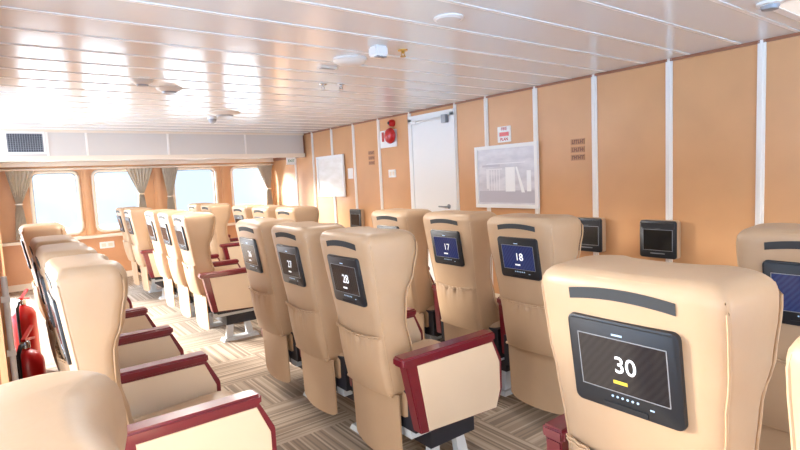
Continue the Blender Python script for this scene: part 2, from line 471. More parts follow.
PROTO = {}
def make_proto():
    root = thing('ferry_seat', 'seat', 'seat')
    # backrest
    bm = B(); rings = []
    for i in range(24):
        z = 0.42+(ZT-0.044-0.42)*i/23
        rings.append(section(z, 0.012 if i == 0 else 0))
    r0 = 0.044
    for a in (18, 36, 52, 66, 78, 86):
        a = math.radians(a)
        rings.append(section(ZT-r0+r0*math.sin(a), r0*(1-math.cos(a))))
    rings.append(section(ZT+0.004, 0.10))
    loft(bm, rings)
    back = obj('backrest', bm, M['leather'], root, smooth=75)
    # piping along both rear edges and across the top
    bm = B(); path = []
    zs = [0.44+i*(1.075-0.44)/16 for i in range(17)]
    def ridge(z, s):
        w = lerp_tab(HALF, z)-0.012
        return (b_back(z)+0.006, s*(w-0.006), z)
    for z in zs: path.append(ridge(z, -1))
    path += [(b_back(1.095)+0.009, -0.2, 1.096), (b_back(1.105)+0.012, -0.18, 1.107)]
    for i in range(9):
        v = -0.15+0.30*i/8; path.append((b_back(1.11)+0.013-0.01*(1-(v/0.2)**2), v, 1.1095+0.005*(1-(v/0.15)**2)))
    path += [(b_back(1.105)+0.012, 0.18, 1.107), (b_back(1.095)+0.009, 0.2, 1.096)]
    for z in reversed(zs): path.append(ridge(z, 1))
    tube(bm, path, 0.0032, 6)
    obj('piping', bm, M['piping'], back, smooth=60)
    # seam piping along the front edge of both wings
    for sg in (-1, 1):
        bm = B(); pth = []
        for i in range(22):
            z = 0.52+(1.075-0.52)*i/21
            pth.append((lerp_tab(FRONT, z)-0.028, sg*(lerp_tab(HALF, z)-0.006), z))
        pth += [(0.226, sg*0.206, 1.1), (0.206, sg*0.186, 1.117)]
        tube(bm, pth, 0.0035, 6)
        obj('wing_piping', bm, M['piping'], back, smooth=60)
    # hand slot: shallow dark arc
    bm = B(); rings = []
    for i in range(17):
        v = -0.118+0.236*i/16; z = 1.083-0.011*(v/0.118)**2
        h = 0.0125
        rings.append([surf(z-h, v, -0.003), surf(z-h, v, 0.0025), surf(z+h, v, 0.0025), surf(z+h, v, -0.003)])
    loft(bm, rings)
    obj('hand_slot', bm, M['slot'], back)
    # screen
    zc = 0.922; W, H = 0.25, 0.213
    fr_ = back_frame(zc, -0.006)
    bm = B(); prism(bm, rrect(W, H, 0.016, 4), fr_, -0.006, 0.014, 0.005)
    tube(bm, [fr_ @ Vector((-W/2+0.012, H/2-0.006, 0.012)), fr_ @ Vector((W/2-0.012, H/2-0.006, 0.012))], 0.003, 6)
    bx(bm, fr_ @ Vector((0, -H/2+0.012, 0.014)), (0.004, 0.10, 0.012), None, Matrix.Rotation(-TILT, 4, 'Y'))
    scr = obj('screen', bm, M['bezel'], root, smooth=40)
    bm = B(); prism(bm, rrect(0.196, 0.122, 0.004, 2), frame(fr_ @ Vector((0, 0.004, 0)), E1, E2), 0.012, 0.0152)
    disp = obj('display', bm, M['scr_dark'], scr)
    bm = B()
    for sgn in (-1, 1):
        p0 = fr_ @ Vector((0, 0.004+sgn*0.0625, 0.0145)); bx(bm, p0, (0.0015, 0.2, 0.0018), None, Matrix.Rotation(-TILT, 4, 'Y'))
        p0 = fr_ @ Vector((sgn*0.0995, 0.004, 0.0145)); bx(bm, p0, (0.0015, 0.0018, 0.124), None, Matrix.Rotation(-TILT, 4, 'Y'))
    obj('display_rim', bm, M['greymetal'], scr)
    bm = B()
    for k in range(6):
        lathe(bm, [(0.0028, 0.0), (0.0028, 0.0012), (0.0001, 0.0013)], frame(fr_ @ Vector((-0.028+k*0.0115, -0.071, 0.0142)), E1, E2), 8)
    obj('button_print', bm, M['dot_text'], scr); bm = B()
    bx(bm, fr_ @ Vector((-0.005, 0.076, 0.0144)), (0.001, 0.024, 0.004), None, Matrix.Rotation(-TILT, 4, 'Y'))
    obj('top_print', bm, M['dot_text'], scr); bm = B()
    bx(bm, fr_ @ Vector((0.06, -0.078, 0.0144)), (0.001, 0.009, 0.003), None, Matrix.Rotation(-TILT, 4, 'Y'))
    obj('corner_print', bm, M['dot_text'], scr)
    # magazine pocket: padded panel with gathered top
    bm = B(); rings = []
    nz_, nv = 14, 24
    for j in range(nz_+1):
        t = j/nz_; z = 0.43+(0.69-0.43)*t
        row = []
        for i in range(nv+1):
            v = -0.176+0.352*i/nv; s = v/0.176
            sag = 0.012*(1-s*s)*(t**2)
            zz = z-sag
            pl = (0.008*math.sin(i*2.4)+0.004*math.sin(i*1.1+1))*(t**4)*(1-s*s)
            puff = 0.008+0.020*(1-s**4)*math.sin(PI*min(1, t*0.9+0.06))**0.7+pl
            if i in (0, nv): puff = -0.004
            row.append(surf(zz, v, puff))
        rings.append(row)
    loft(bm, rings, close=False, cap=False)
    g = bmesh.ops.extrude_face_region(bm, geom=list(bm.faces))
    bmesh.ops.translate(bm, verts=[v for v in g['geom'] if isinstance(v, bmesh.types.BMVert)], vec=(0.006, 0, 0))
    pk = obj('magazine_pocket', bm, M['leather'], back, smooth=60)
    bm = B()
    for k, zz in enumerate((0.694, 0.684)):
        tube(bm, [surf(zz-0.012*(1-(v/0.176)**2), v, 0.010+0.008*(1-(v/0.176)**4)+0.003*math.sin(v*200)) for v in [-0.175+0.35*i/40 for i in range(41)]], 0.0028, 6)
    obj('pocket_hem', bm, M['piping'], back, smooth=60)
    bm = B(); tube(bm, [surf(0.428, v, 0.004) for v in [-0.176+0.352*i/16 for i in range(17)]], 0.007, 8)
    obj('lower_hem', bm, M['piping'], back, smooth=60)
    # skirt hanging under the back
    bm = B(); rings = []
    for j in range(11):
        t = j/10; z = 0.425-0.315*t
        row = []
        for i in range(15):
            v = -0.186+0.372*i/14; s = i/14
            row.append((b_back(0.44)+0.022+0.004*t+0.005*math.sin(s*7+1)*t-0.007*math.sin(PI*s), v*(1-0.03*t), z+0.03*t*abs(v/0.19)**6))
        rings.append(row)
    loft(bm, rings, close=False, cap=False)
    g = bmesh.ops.extrude_face_region(bm, geom=list(bm.faces))
    bmesh.ops.translate(bm, verts=[v for v in g['geom'] if isinstance(v, bmesh.types.BMVert)], vec=(0.007, 0, 0))
    obj('skirt', bm, M['leather'], root, smooth=60)
    # seat cushion
    bm = B(); rings = []
    for z, ins in ((0.29, 0.03), (0.30, 0.012), (0.33, 0.0), (0.42, 0.0), (0.45, 0.012), (0.466, 0.04), (0.47, 0.08)):
        rings.append([(0.405+p[0]*(1-ins/0.26), p[1]*(1-ins/0.24), z+(0.02 if p[0] > 0 else 0)*(z > 0.4)) for p in rrect(0.50, 0.46, 0.05, 4)])
    loft(bm, rings)
    obj('seat_cushion', bm, M['leather'], root, smooth=60)
    # dark seat pan and box underneath
    bm = B(); span(bm, (0.20, -0.235, 0.255), (0.60, 0.235, 0.30)); span(bm, (0.28, -0.2, 0.14), (0.55, 0.2, 0.26))
    span(bm, (0.16, -0.25, 0.27), (0.24, 0.25, 0.44))
    obj('seat_pan', bm, M['dark'], root)
    # stand: two splayed legs, beam and foot
    bm = B(); yv = -0.17
    span(bm, (0.17, yv-0.035, 0.225), (0.56, yv+0.035, 0.262))
    for xa, xb in ((0.33, 0.30), (0.45, 0.49)):
        loft(bm, [[(xb-0.03, yv-0.02, 0.02), (xb+0.03, yv-0.02, 0.02), (xb+0.03, yv+0.02, 0.02), (xb-0.03, yv+0.02, 0.02)],
                  [(xa-0.022, yv-0.016, 0.23), (xa+0.022, yv-0.016, 0.23), (xa+0.022, yv+0.016, 0.23), (xa-0.022, yv+0.016, 0.23)]])
    loft(bm, [[(0.24, yv-0.05, 0), (0.56, yv-0.05, 0), (0.56, yv+0.05, 0), (0.24, yv+0.05, 0)],
              [(0.25, yv-0.04, 0.025), (0.55, yv-0.04, 0.025), (0.55, yv+0.04, 0.025), (0.25, yv+0.04, 0.025)]])
    obj('stand', bm, M['steel'], root)
    # armrest
    def arm(v, end):
        fr2 = frame((0, v, 0), (1, 0, 0), (0, 0, 1))     # normal -y
        bm = B()
        prism(bm, [(0.075 if end else 0.15, 0.60), (0.135 if end else 0.17, 0.30), (0.585, 0.275), (0.625, 0.36), (0.625, 0.50), (0.575, 0.60)], fr2, -0.026, 0.026)
        bmesh.ops.bevel(bm, geom=list(bm.edges), offset=0.004, segments=2, affect='EDGES')
        bm2 = B()
        ra = 0.05 if end else 0.145
        bx(bm2, ((ra+0.58)/2, v, 0.617), (0.58-ra, 0.074, 0.04))
        bmesh.ops.bevel(bm2, geom=list(bm2.edges), offset=0.009, segments=3, affect='EDGES')
        me = bpy.data.meshes.new('t'); bm2.to_mesh(me); bm2.free(); bm.from_mesh(me); bpy.data.meshes.remove(me)
        a = obj('armrest', bm, M['burgundy'], root, smooth=40)
        bm = B()
        poly = [(0.128 if end else 0.185, 0.592), (0.178 if end else 0.195, 0.303), (0.578, 0.281), (0.606, 0.36), (0.606, 0.49), (0.562, 0.592)]
        prism(bm, poly, frame((0, v-0.026, 0), (1, 0, 0), (0, 0, 1)), -0.002, 0.004, 0.002)
        prism(bm, poly, frame((0, v+0.026, 0), (1, 0, 0), (0, 0, 1)), -0.004, 0.002)
        obj('side_panel', bm, M['leather_panel'], a)
        return a
    PROTO['end_arm'] = arm(-0.2925, True)
    PROTO['mid_arm'] = arm(-0.2925, False)
    PROTO['left_arm'] = arm(0.2925, False)
    PROTO['root'] = root
    PROTO['fr'] = fr_
make_proto()
PROTO['used'] = False
SEAT_NAMES = {}

def place_seat(x, y, label, group, screen='scr_dark', num=None, left_arm=False, recline=0.0, z=0.0, end=False, slim=None):
    src = PROTO['root']
    r = src.copy(); COL.objects.link(r); r.location = (x, y, z)
    r['label'] = label; r['group'] = group; r['category'] = 'seat'
    parts = {}
    for ch in src.children:
        if ch == PROTO['left_arm'] and not left_arm: continue
        if ch == (PROTO['mid_arm'] if end else PROTO['end_arm']): continue
        c = ch.copy(); COL.objects.link(c); c.parent = r
        if ch.name.split('.')[0] not in parts: parts[ch.name.split('.')[0]] = c
        for gch in ch.children:
            d_ = gch.copy(); COL.objects.link(d_); d_.parent = c
            if gch.name.split('.')[0] == 'display':
                d_.data = d_.data.copy(); d_.data.materials[0] = M[screen]
    fr_ = PROTO['fr']
    scr = parts['screen']
    if num:
        text_obj('seat_number', num, 0.054, frame(fr_ @ Vector((0.008, 0.006, 0.0155)), E1, E2), M['white_text'], scr, 0.0004, 0.0003, 0.95)
        bm = B(); bx(bm, fr_ @ Vector((-0.006, -0.034, 0.0157)), (0.0008, 0.032, 0.0075), None, Matrix.Rotation(-TILT, 4, 'Y'))
        obj('caption', bm, M['yellow_text'] if num == '30' else M['white_text'], scr)
    if recline:
        piv = Vector((0.16, 0, 0.42))
        mt = Matrix.Translation(piv) @ Matrix.Rotation(recline, 4, 'Y') @ Matrix.Translation(-piv)
        for k in ('backrest', 'screen', 'skirt'):
            parts[k].matrix_local = mt
    if slim:
        for k in ('backrest', 'screen'):
            parts[k].scale = (slim, 1, 1); parts[k].location = (0.05*(1-slim)+0.022, 0, 0)
    return r

G_A, G_B, G_C = 'seats in the front row by the bulkhead', 'seats in the middle row', 'seats in the rear row at the left'
L = place_seat
# front row
L(2.03, 1.735, 'tan ferry seat in the front row with blue screen reading 18', G_A, 'scr_blue', '18', end=True)
L(2.08, 2.325, 'tan ferry seat in the front row with blue screen reading 17', G_A, 'scr_blue', '17')
L(2.09, 2.915, 'tan ferry seat left of the seat reading 17, its screen half hidden', G_A, 'scr_blue', '16', True)
L(1.98, 0.53, 'tan seat at right edge with deep blue screen, behind the big seat reading 30', G_A, 'scr_blue', None, True)
# middle row
L(1.145, 1.94, 'tan aisle seat reading 28, with burgundy and cream end armrest', G_B, 'scr_dark', '28', end=True)
L(1.165, 2.53, 'tan seat with dark screen reading 27, second of the three beside the aisle', G_B, 'scr_dark', '27')
L(1.18, 3.12, 'tan seat with dark screen reading 26, farthest of the three beside the near aisle', G_B, 'scr_dark', '26', True)
L(1.02, 0.597, 'large tan seat in the foreground with screen reading 30', G_B, 'scr_dark', '30', True)
L(0.805, 0.033, 'tan seat at the right edge beside the large seat reading 30', G_B, 'scr_dark', '31')
# middle row beyond the cross aisle
L(1.19, 4.72, 'tan seat beyond the cross aisle with a burgundy end armrest and grey stand', G_B, 'scr_dark', end=True)
L(1.20, 5.30, 'tan seat beyond the cross aisle, middle of three in the block with the grey stand', G_B, 'scr_dark')
L(1.20, 5.88, 'tan seat beyond the cross aisle, third of the block with the grey stand', G_B, 'scr_dark', None, True)
L(1.20, 7.05, 'pale tan seat standing alone by the windows at the end of the middle row', G_B, 'scr_dark', end=True)
L(1.20, 7.63, 'pale seat nearest the windows, mostly hidden behind the lone middle-row seat', G_B, 'scr_dark', None, True)
# front row beyond the cross aisle
L(2.04, 4.45, 'tan front-row seat by the wall beyond the cross aisle, rightmost of three headrests', G_A, 'scr_dark', end=True)
L(2.04, 5.03, 'tan front-row seat beyond the cross aisle, middle of three headrests by the wall', G_A, 'scr_dark')
L(2.04, 5.61, 'tan front-row seat beyond the cross aisle, leftmost of three headrests by the wall', G_A, 'scr_dark', None, True)
L(2.04, 6.75, 'tan front-row seat standing before the pillar of the third window', G_A, 'scr_dark', end=True)
L(2.04, 7.33, 'front-row seat by the windows, left of the one before the window pillar', G_A, 'scr_dark', None, True)
# rear row
L(0.07, 2.02, 'cream seat at left, nearest upright seat seen side-on with burgundy armrest', G_C, 'scr_dark', slim=0.74)
L(0.07, 2.60, 'cream seat at left, second upright side-on seat from the camera', G_C, 'scr_dark', slim=0.74)
L(0.07, 3.18, 'cream seat at left, third upright side-on seat from the camera', G_C, 'scr_dark', None, True, slim=0.74)
L(0.10, 4.72, 'cream seat at left, tall farthest headrest before the first window', G_C, 'scr_dark')
L(-0.115, 0.60, 'cream reclined seat in the lower left corner, nearest to the camera', G_C, 'scr_dark', None, True, recline=math.radians(-4))
# remove the prototype
for ch in list(PROTO['root'].children):
    for g in list(ch.children): bpy.data.objects.remove(g)
    bpy.data.objects.remove(ch)
bpy.data.objects.remove(PROTO['root'])

# ------------------------------------------------------------------ bulkhead-mounted screens
def wall_screen(yc, label, mat):
    t = thing('wall_screen', label, 'screen', (XB-0.0125, yc, 0.79), 'screens mounted on the bulkhead')
    bm = B(); W, H = 0.285, 0.29
    fr_ = frame((0, 0, 0), E1, (0, 0, 1))
    prism(bm, rrect(W, H, 0.02, 4), fr_, 0.0, 0.05, 0.004)
    obj('housing', bm, M['leather'], t, smooth=40)
    bm = B(); prism(bm, rrect(W-0.004, H-0.004, 0.02, 4), fr_, 0.05, 0.062, 0.004)
    bx(bm, (-0.064, 0, 0.105), (0.004, W-0.03, 0.04))
    f = obj('bezel', bm, M['bezel'], t, smooth=40)
    bm = B(); prism(bm, rrect(0.215, 0.17, 0.004, 2), frame((0, 0, -0.005), E1, (0, 0, 1)), 0.060, 0.0635)
    obj('display', bm, M[mat], f)
    bm = B()
    bx(bm, (-0.0632, 0, 0.086), (0.001, 0.04, 0.005)); obj('top_print', bm, M['greymetal'], f)
    bm = B(); bx(bm, (-0.0632, 0, -0.108), (0.001, 0.11, 0.007)); obj('lower_print', bm, M['greymetal'], f)
    bm = B()
    for s in (-1, 1): bx(bm, (-0.0632, s*0.112, -0.005), (0.001, 0.003, 0.16))
    for s in (-1, 1): bx(bm, (-0.0632, 0, -0.005+s*0.0795), (0.001, 0.226, 0.003))
    obj('display_rim', bm, M['greymetal'], f)
    return t
wall_screen(2.615, 'wall-mounted black screen on the tan bulkhead, close beside the seat reading 18', 'scr_off')
wall_screen(2.005, 'wall-mounted blank black screen on the tan bulkhead, above the seat reading 30', 'scr_off')
wall_screen(6.30, 'small wall-mounted screen with brown side, far along the bulkhead', 'scr_off')
bm = B()

# ------------------------------------------------------------------ pictures and signs on the bulkhead
def wall_frame(name, label, y0, y1, z0, z1, mat, cat='picture', fw=0.035):
    t = thing(name, label, cat, (XB-0.0185, (y0+y1)/2, (z0+z1)/2))
    W, H = y1-y0, z1-z0; bm = B()
    for s in (-1, 1):
        bx(bm, (-0.014, s*(W/2-fw/2), 0), (0.028, fw, H)); bx(bm, (-0.014, 0, s*(H/2-fw/2)), (0.028, W-2*fw, fw))
    obj('frame', bm, M['white'], t)
    bm = B(); bx(bm, (-0.006, 0, 0), (0.012, W-2*fw+0.004, H-2*fw+0.004))
    pr = obj('print', bm, M[mat], t)
    return t, pr, W-2*fw, H-2*fw
t, pr, W, H = wall_frame('framed_picture', 'white-framed grey glazed picture right of the door', 3.14, 3.945, 1.0, 1.625, 'refl_grey')
bm = B()  # flat shapes below paint the cabin's reflection in the glass
bx(bm, (-0.0125, -0.06, -0.03), (0.001, 0.12, 0.24))
loft(bm, [[(-0.0123, -0.13, 0.09), (-0.0123, -0.15, 0.09), (-0.0123, -0.24, -0.16), (-0.0123, -0.20, -0.16)], [(-0.0132, -0.13, 0.09), (-0.0132, -0.15, 0.09), (-0.0132, -0.24, -0.16), (-0.0132, -0.20, -0.16)]])
bx(bm, (-0.0125, -0.29, -0.05), (0.001, 0.05, 0.2))
obj('reflection_highlights', bm, M['refl_white'], pr)
bm = B()
for k, yy in enumerate((0.22, 0.185, 0.15, 0.115, 0.08)): bx(bm, (-0.0124, yy, -0.03), (0.001, 0.008, 0.22))
bx(bm, (-0.0124, 0.15, 0.075), (0.001, 0.22, 0.012)); bx(bm, (-0.0124, 0.0, 0.13), (0.001, 0.5, 0.008)); bx(bm, (-0.0124, 0.24, -0.02), (0.001, 0.03, 0.2))
obj('reflection_lines', bm, M['refl_light'], pr)
bm = B(); bx(bm, (-0.0122, 0, -0.2), (0.0006, W-0.02, 0.12)); bx(bm, (-0.0122, 0.19, 0.11), (0.0006, 0.24, 0.02))
obj('reflection_shading', bm, M['refl_mid'], pr)
wall_frame('framed_picture', 'pale washed-out framed picture on the bulkhead near the windows', 6.6, 7.4, 1.11, 1.725, 'print_pale')

def plate(name, label, cat, y, z, w, h, mat, th=0.006, grp=None):
    t = thing(name, label, cat, (XB, y, z), grp)
    bm = B(); prism(bm, rrect(w, h, 0.006, 2), frame((0, 0, 0), E1, (0, 0, 1)), 0, th)
    return t, obj('plate', bm, M[mat], t)
t, pl = plate('fire_plan_sign', 'white fire plan sign with red bar above the grey picture', 'sign', 3.567, 1.728, 0.17, 0.155, 'white')
text_obj('lettering', 'FIRE', 0.042, frame((-0.0065, 0, 0.052), E1, (0, 0, 1)), M['redtext'], t, 0.0005, 0.001)
text_obj('lettering', 'PLAN', 0.042, frame((-0.0065, 0, -0.05), E1, (0, 0, 1)), M['redtext'], t, 0.0005, 0.001)
bm = B(); bx(bm, (-0.0065, 0, 0.001), (0.002, 0.12, 0.04)); obj('red_bar', bm, M['red'], t)
def plaque(y, z, label):
    t = thing('wall_plaque', label, 'sign', (XB, y, z), 'three-line plaques on the bulkhead')
    for k in range(3):
        bm = B(); bx(bm, (-0.003, 0, 0.068-0.068*k), (0.006, 0.135, 0.05)); p_ = obj('plate', bm, M['plaque'], t)
        bm = B(); rnd = random.Random(k+3)
        for q in range(6):
            yy = 0.05-q*0.02
            bx(bm, (-0.0065, yy, 0.068-0.068*k), (0.002, 0.004, 0.034))
            bx(bm, (-0.0065, yy-0.006, 0.068-0.068*k+rnd.choice((-0.013, 0, 0.013))), (0.002, 0.01, 0.007))
        obj('print', bm, M['plaque_text'], p_)
plaque(2.737, 1.52, 'brown three-line plaque on the bulkhead above the wall screens')
plaque(5.92, 1.63, 'small three-line plaque on the bulkhead left of the red fire bell')
t, pl = plate('notice', 'small pale notice on the bulkhead between picture and trim, near the windows', 'sign', 6.47, 1.44, 0.13, 0.15, 'white')
# fire bell and call point
t = thing('fire_bell', 'red fire bell on a white plate left of the door', 'alarm', (XB, 5.42, 1.88))
bm = B(); prism(bm, rrect(0.36, 0.22, 0.012, 3), frame((0, 0.09, -0.03), E1, (0, 0, 1)), 0, 0.008); obj('back_plate', bm, M['white'], t)
bm = B(); lathe(bm, [(0.03, 0), (0.03, 0.02), (0.095, 0.022), (0.1, 0.035), (0.085, 0.065), (0.05, 0.082), (0.015, 0.088)], frame((-0.008, 0, 0), E1, (0, 0, 1)), 28); obj('gong', bm, M['red'], t, smooth=40)
bm = B()
for k in range(3):
    a = k*2.1; bx(bm, (-0.092, 0.03*math.cos(a), 0.03*math.sin(a)), (0.012, 0.03, 0.014))
bx(bm, (-0.012, 0.2, 0.0), (0.008, 0.04, 0.12))
obj('bell_marks', bm, M['redtext'], t)
t = thing('fire_call_point', 'small red alarm beacon above the fire bell', 'alarm', (XB, 5.40, 2.035))
bm = B(); lathe(bm, [(0.046, 0), (0.046, 0.02), (0.04, 0.05), (0.016, 0.07)], frame((0, 0, 0), E1, (0, 0, 1)), 20); obj('dome', bm, M['red'], t, smooth=40)
bm = B(); lathe(bm, [(0.018, 0.0695), (0.018, 0.078), (0.006, 0.08)], frame((0, 0, 0), E1, (0, 0, 1)), 12); obj('lamp', bm, M['dark'], t)
t, pl = plate('light_switch', 'white light switch plate on the bulkhead below the fire bell', 'switch', 5.46, 1.405, 0.15, 0.1, 'white', 0.01)
for s in (-1, 1):
    bm = B(); bx(bm, (-0.013, s*0.03, 0), (0.008, 0.03, 0.05)); obj('rocker', bm, M['cream'], t)
# exit sign under the header
t = thing('exit_sign', 'small white exit sign hanging under the header near the corner', 'sign', (3.78, YBOX+0.06, ZBOX-0.05))
bm = B(); span(bm, (-0.075, -0.012, -0.115), (0.075, 0.012, 0.0)); obj('panel', bm, M['white'], t)
text_obj('lettering', 'EXIT', 0.055, frame((0, -0.0125, -0.055), (1, 0, 0), (0, 0, 1)), M['green'], t, 0.0006, 0.001)
# vent grille in the header
t = thing('vent_grille', 'dark mesh vent grille in the header over the first window', 'vent', (0.30, YBOX, 1.97))
bm = B(); 
for s in (-1, 1): span(bm, (s*0.19-0.012, -0.014, -0.135), (s*0.19+0.012, 0.004, 0.135)); span(bm, (-0.178, -0.014, s*0.123-0.012), (0.178, 0.004, s*0.123+0.012))
obj('frame', bm, M['strip'], t)
bm = B(); span(bm, (-0.18, -0.004, -0.115), (0.18, 0.004, 0.115)); obj('backing', bm, M['dark'], t)
bm = B()
for k in range(15): x = -0.17+0.34*k/14; span(bm, (x-0.0025, -0.009, -0.115), (x+0.0025, -0.004, 0.115))
for k in range(10): z = -0.105+0.21*k/9; span(bm, (-0.18, -0.009, z-0.0025), (0.18, -0.004, z+0.0025))
obj('mesh', bm, M['greymetal'], t)
# socket plate on wainscot
t = thing('wall_socket', 'white double socket plate on the tan wainscot under the second window', 'socket', (1.24, YW-0.0605, 0.53))
bm = B(); prism(bm, rrect(0.2, 0.1, 0.01, 3), frame((0, 0, 0), (1, 0, 0), (0, 0, 1)), 0, 0.01); pl = obj('plate', bm, M['white'], t)
bm = B()
for s in (-1, 1): prism(bm, rrect(0.06, 0.05, 0.008, 2), frame((s*0.045, 0, 0), (1, 0, 0), (0, 0, 1)), 0.009, 0.013)
obj('outlet', bm, M['cream'], t)

# ------------------------------------------------------------------ curtains: gathered on a rail, tied back
bm = B(); tube(bm, [(XL+0.01, YW-0.11, 1.70), (XB-0.02, YW-0.11, 1.70)], 0.016, 8)
for x in (0.12, 1.05, 2.05, 3.1, 3.95): span(bm, (x-0.01, YW-0.115, 1.69), (x+0.01, YW, 1.715))
tag(obj('curtain_rail', bm, M['cream'], smooth=60), 'cream curtain rail running along the top of all the windows', 'rail')
bm = B(); span(bm, (XL+0.01, YW-0.19, 1.735), (XB-0.03, YW-0.17, 1.80)); span(bm, (XL+0.01, YW-0.19, 1.79), (XB-0.03, YW, 1.80)); struct('trim_%d' % n, bm, M['cream']); n += 1
def curtain(xa, xb, xt, zt, label, zend=0.72, wt=0.06, hem=0.16):
    t = thing('curtain', label, 'curtain', ((xa+xb)/2, YW-0.11, zend), 'tied-back window curtains')
    bm = B(); rings = []; x0 = (xa+xb)/2
    zs = [1.682, 1.66, 1.58, 1.48, 1.38, 1.28, zt+0.03, zt, zt-0.05, zt-0.15, zend]
    for z in zs:
        if z >= zt: k = ((z-zt)/(1.70-zt)); k = k**0.9; c = xt+(x0-xt)*k; w = wt+((xb-xa)-wt)*k
        else: k = min(1, (zt-z)/(zt-zend)); c = xt; w = wt+(hem-wt)*k**0.6
        row = []
        for i in range(49):
            s = i/48
            dep = 0.022*math.sin(s*2*PI*7)*(0.5+0.5*min(1, w/(xb-xa)))
            row.append((c-x0+w*(s-0.5), dep, z-zend))
        rings.append(row)
    loft(bm, rings, close=False, cap=False)
    g = bmesh.ops.extrude_face_region(bm, geom=list(bm.faces))
    bmesh.ops.translate(bm, verts=[v for v in g['geom'] if isinstance(v, bmesh.types.BMVert)], vec=(0, 0.004, 0))
    obj('drape', bm, M['curtain'], t, smooth=70)
    bm = B(); pts = []
    for k in range(12):
        a = 2*PI*k/12; pts.append((xt-x0+(wt/2+0.006)*math.cos(a), 0.0+0.034*math.sin(a), zt-zend))
    tube(bm, pts, 0.012, 6, closed=True); obj('tieback', bm, M['cream'], t, smooth=60)
curtain(0.08, 0.42, 0.20, 1.22, 'taupe curtain tied back at the left of the first window')
curtain(1.58, 1.98, 1.78, 1.28, 'taupe curtain tied back at the right of the second window')
curtain(2.10, 2.36, 2.20, 1.22, 'taupe curtain tied back at the left of the third window')
curtain(3.70, 3.99, 3.90, 1.26, 'taupe curtain tied back at the right of the fourth window')

# ------------------------------------------------------------------ ceiling fittings
UP = lambda x, y: frame((x, y, ZC), (1, 0, 0), (0, -1, 0))     # normal points down
def ceil_round(name, label, cat, x, y, prof, mat, extra=None, grp=None):
    t = thing(name, label, cat, (x, y, ZC), grp)
    bm = B(); lathe(bm, prof, frame((0, 0, 0), (1, 0, 0), (0, -1, 0)), 28); obj('body', bm, M[mat], t, smooth=40)
    if extra:
        bm = B(); lathe(bm, extra[0], frame((0, 0, 0), (1, 0, 0), (0, -1, 0)), 24); obj(extra[2], bm, M[extra[1]], t, smooth=40)
    return t
ceil_round('ceiling_lamp', 'round white dome lamp on the ceiling beside a white box', 'lamp', 1.885, 2.96, [(0.11, 0), (0.11, 0.012), (0.102, 0.015)], 'white', ([(0.102, 0.014), (0.096, 0.025), (0.075, 0.036), (0.04, 0.042), (0.01, 0.044)], 'lens', 'diffuser'))
t = thing('emergency_light', 'bright white box light on the ceiling beside the dome lamp', 'lamp', (1.87, 2.62, ZC))
bm = B(); bx(bm, (0, 0, -0.03), (0.09, 0.09, 0.06)); bmesh.ops.bevel(bm, geom=list(bm.edges), offset=0.01, segments=2, affect='EDGES'); obj('body', bm, M['white'], t, smooth=40)
bm = B(); 
for k in (-1, 0, 1): bx(bm, (k*0.025, -0.02, -0.063), (0.018, 0.03, 0.008))
obj('clips', bm, M['greymetal'], t)
def sprinkler(x, y, label, mat='brass'):
    t = thing('sprinkler', label, 'sprinkler', (x, y, ZC), 'ceiling sprinklers')
    bm = B(); lathe(bm, [(0.032, 0), (0.03, 0.006), (0.01, 0.008), (0.01, 0.02)], frame((0, 0, 0), (1, 0, 0), (0, -1, 0)), 16); obj('rose', bm, M[mat], t, smooth=40)
    bm = B(); tube(bm, [(-0.008, 0, -0.019), (-0.015, 0, -0.03), (0, 0, -0.04)], 0.003, 6); tube(bm, [(0.008, 0, -0.019), (0.015, 0, -0.03), (0, 0, -0.04)], 0.003, 6)
    lathe(bm, [(0.018, 0.038), (0.018, 0.042)], frame((0, 0, 0), (1, 0, 0), (0, -1, 0)), 12); obj('deflector', bm, M[mat], t)
sprinkler(2.056, 2.62, 'brass sprinkler head on the ceiling right of the white box light')
sprinkler(2.16, 3.82, 'small sprinkler head on the ceiling left of its twin, beyond the dome lamp', 'chrome')
sprinkler(2.30, 3.77, 'small sprinkler head on the ceiling right of its twin, beyond the dome lamp', 'chrome')
ceil_round('speaker_disc', 'flat white disc speaker on the ceiling, nearest of the round fittings', 'speaker', 1.86, 1.99, [(0.075, 0), (0.075, 0.006), (0.065, 0.01)], 'white', ([(0.062, 0.009), (0.06, 0.012), (0.01, 0.0125)], 'ceil', 'grille'))
t = thing('ceiling_sign', 'thin flat grey plate under the ceiling, left of the dome lamp', 'plate', (1.87, 3.23, ZC))
bm = B(); bx(bm, (0, 0, -0.007), (0.13, 0.05, 0.014)); obj('body', bm, M['lens'], t)
bm = B(); bx(bm, (0, 0, -0.015), (0.11, 0.035, 0.003)); obj('face', bm, M['greymetal'], t)
def vent_round(x, y, r, label):
    ceil_round('ceiling_diffuser', label, 'vent', x, y, [(r, 0), (r*0.95, 0.01), (r*0.6, 0.03)], 'greypanel', ([(r*0.55, 0.028), (r*0.5, 0.04), (r*0.1, 0.045)], 'greymetal', 'cone'), 'ceiling diffusers')
vent_round(0.89, 4.19, 0.075, 'small grey ceiling fitting, nearer of the left pair among reflections')
vent_round(1.13, 4.42, 0.1, 'grey ceiling diffuser, right of the small fitting among the bright reflections')
vent_round(2.0, 5.70, 0.17, 'wide grey ceiling diffuser nearest the header')
t = thing('camera_dome', 'small round grey dome camera hanging beside the farthest ceiling diffuser', 'camera', (1.98, 6.05, ZC))
bm = B(); lathe(bm, [(0.05, 0), (0.05, 0.03)], frame((0, 0, 0), (1, 0, 0), (0, -1, 0)), 20); obj('base', bm, M['white'], t, smooth=40)
bm = B(); lathe(bm, [(0.048, 0.03), (0.044, 0.05), (0.03, 0.07), (0.01, 0.078)], frame((0, 0, 0), (1, 0, 0), (0, -1, 0)), 20); obj('dome', bm, M['greymetal'], t, smooth=40)
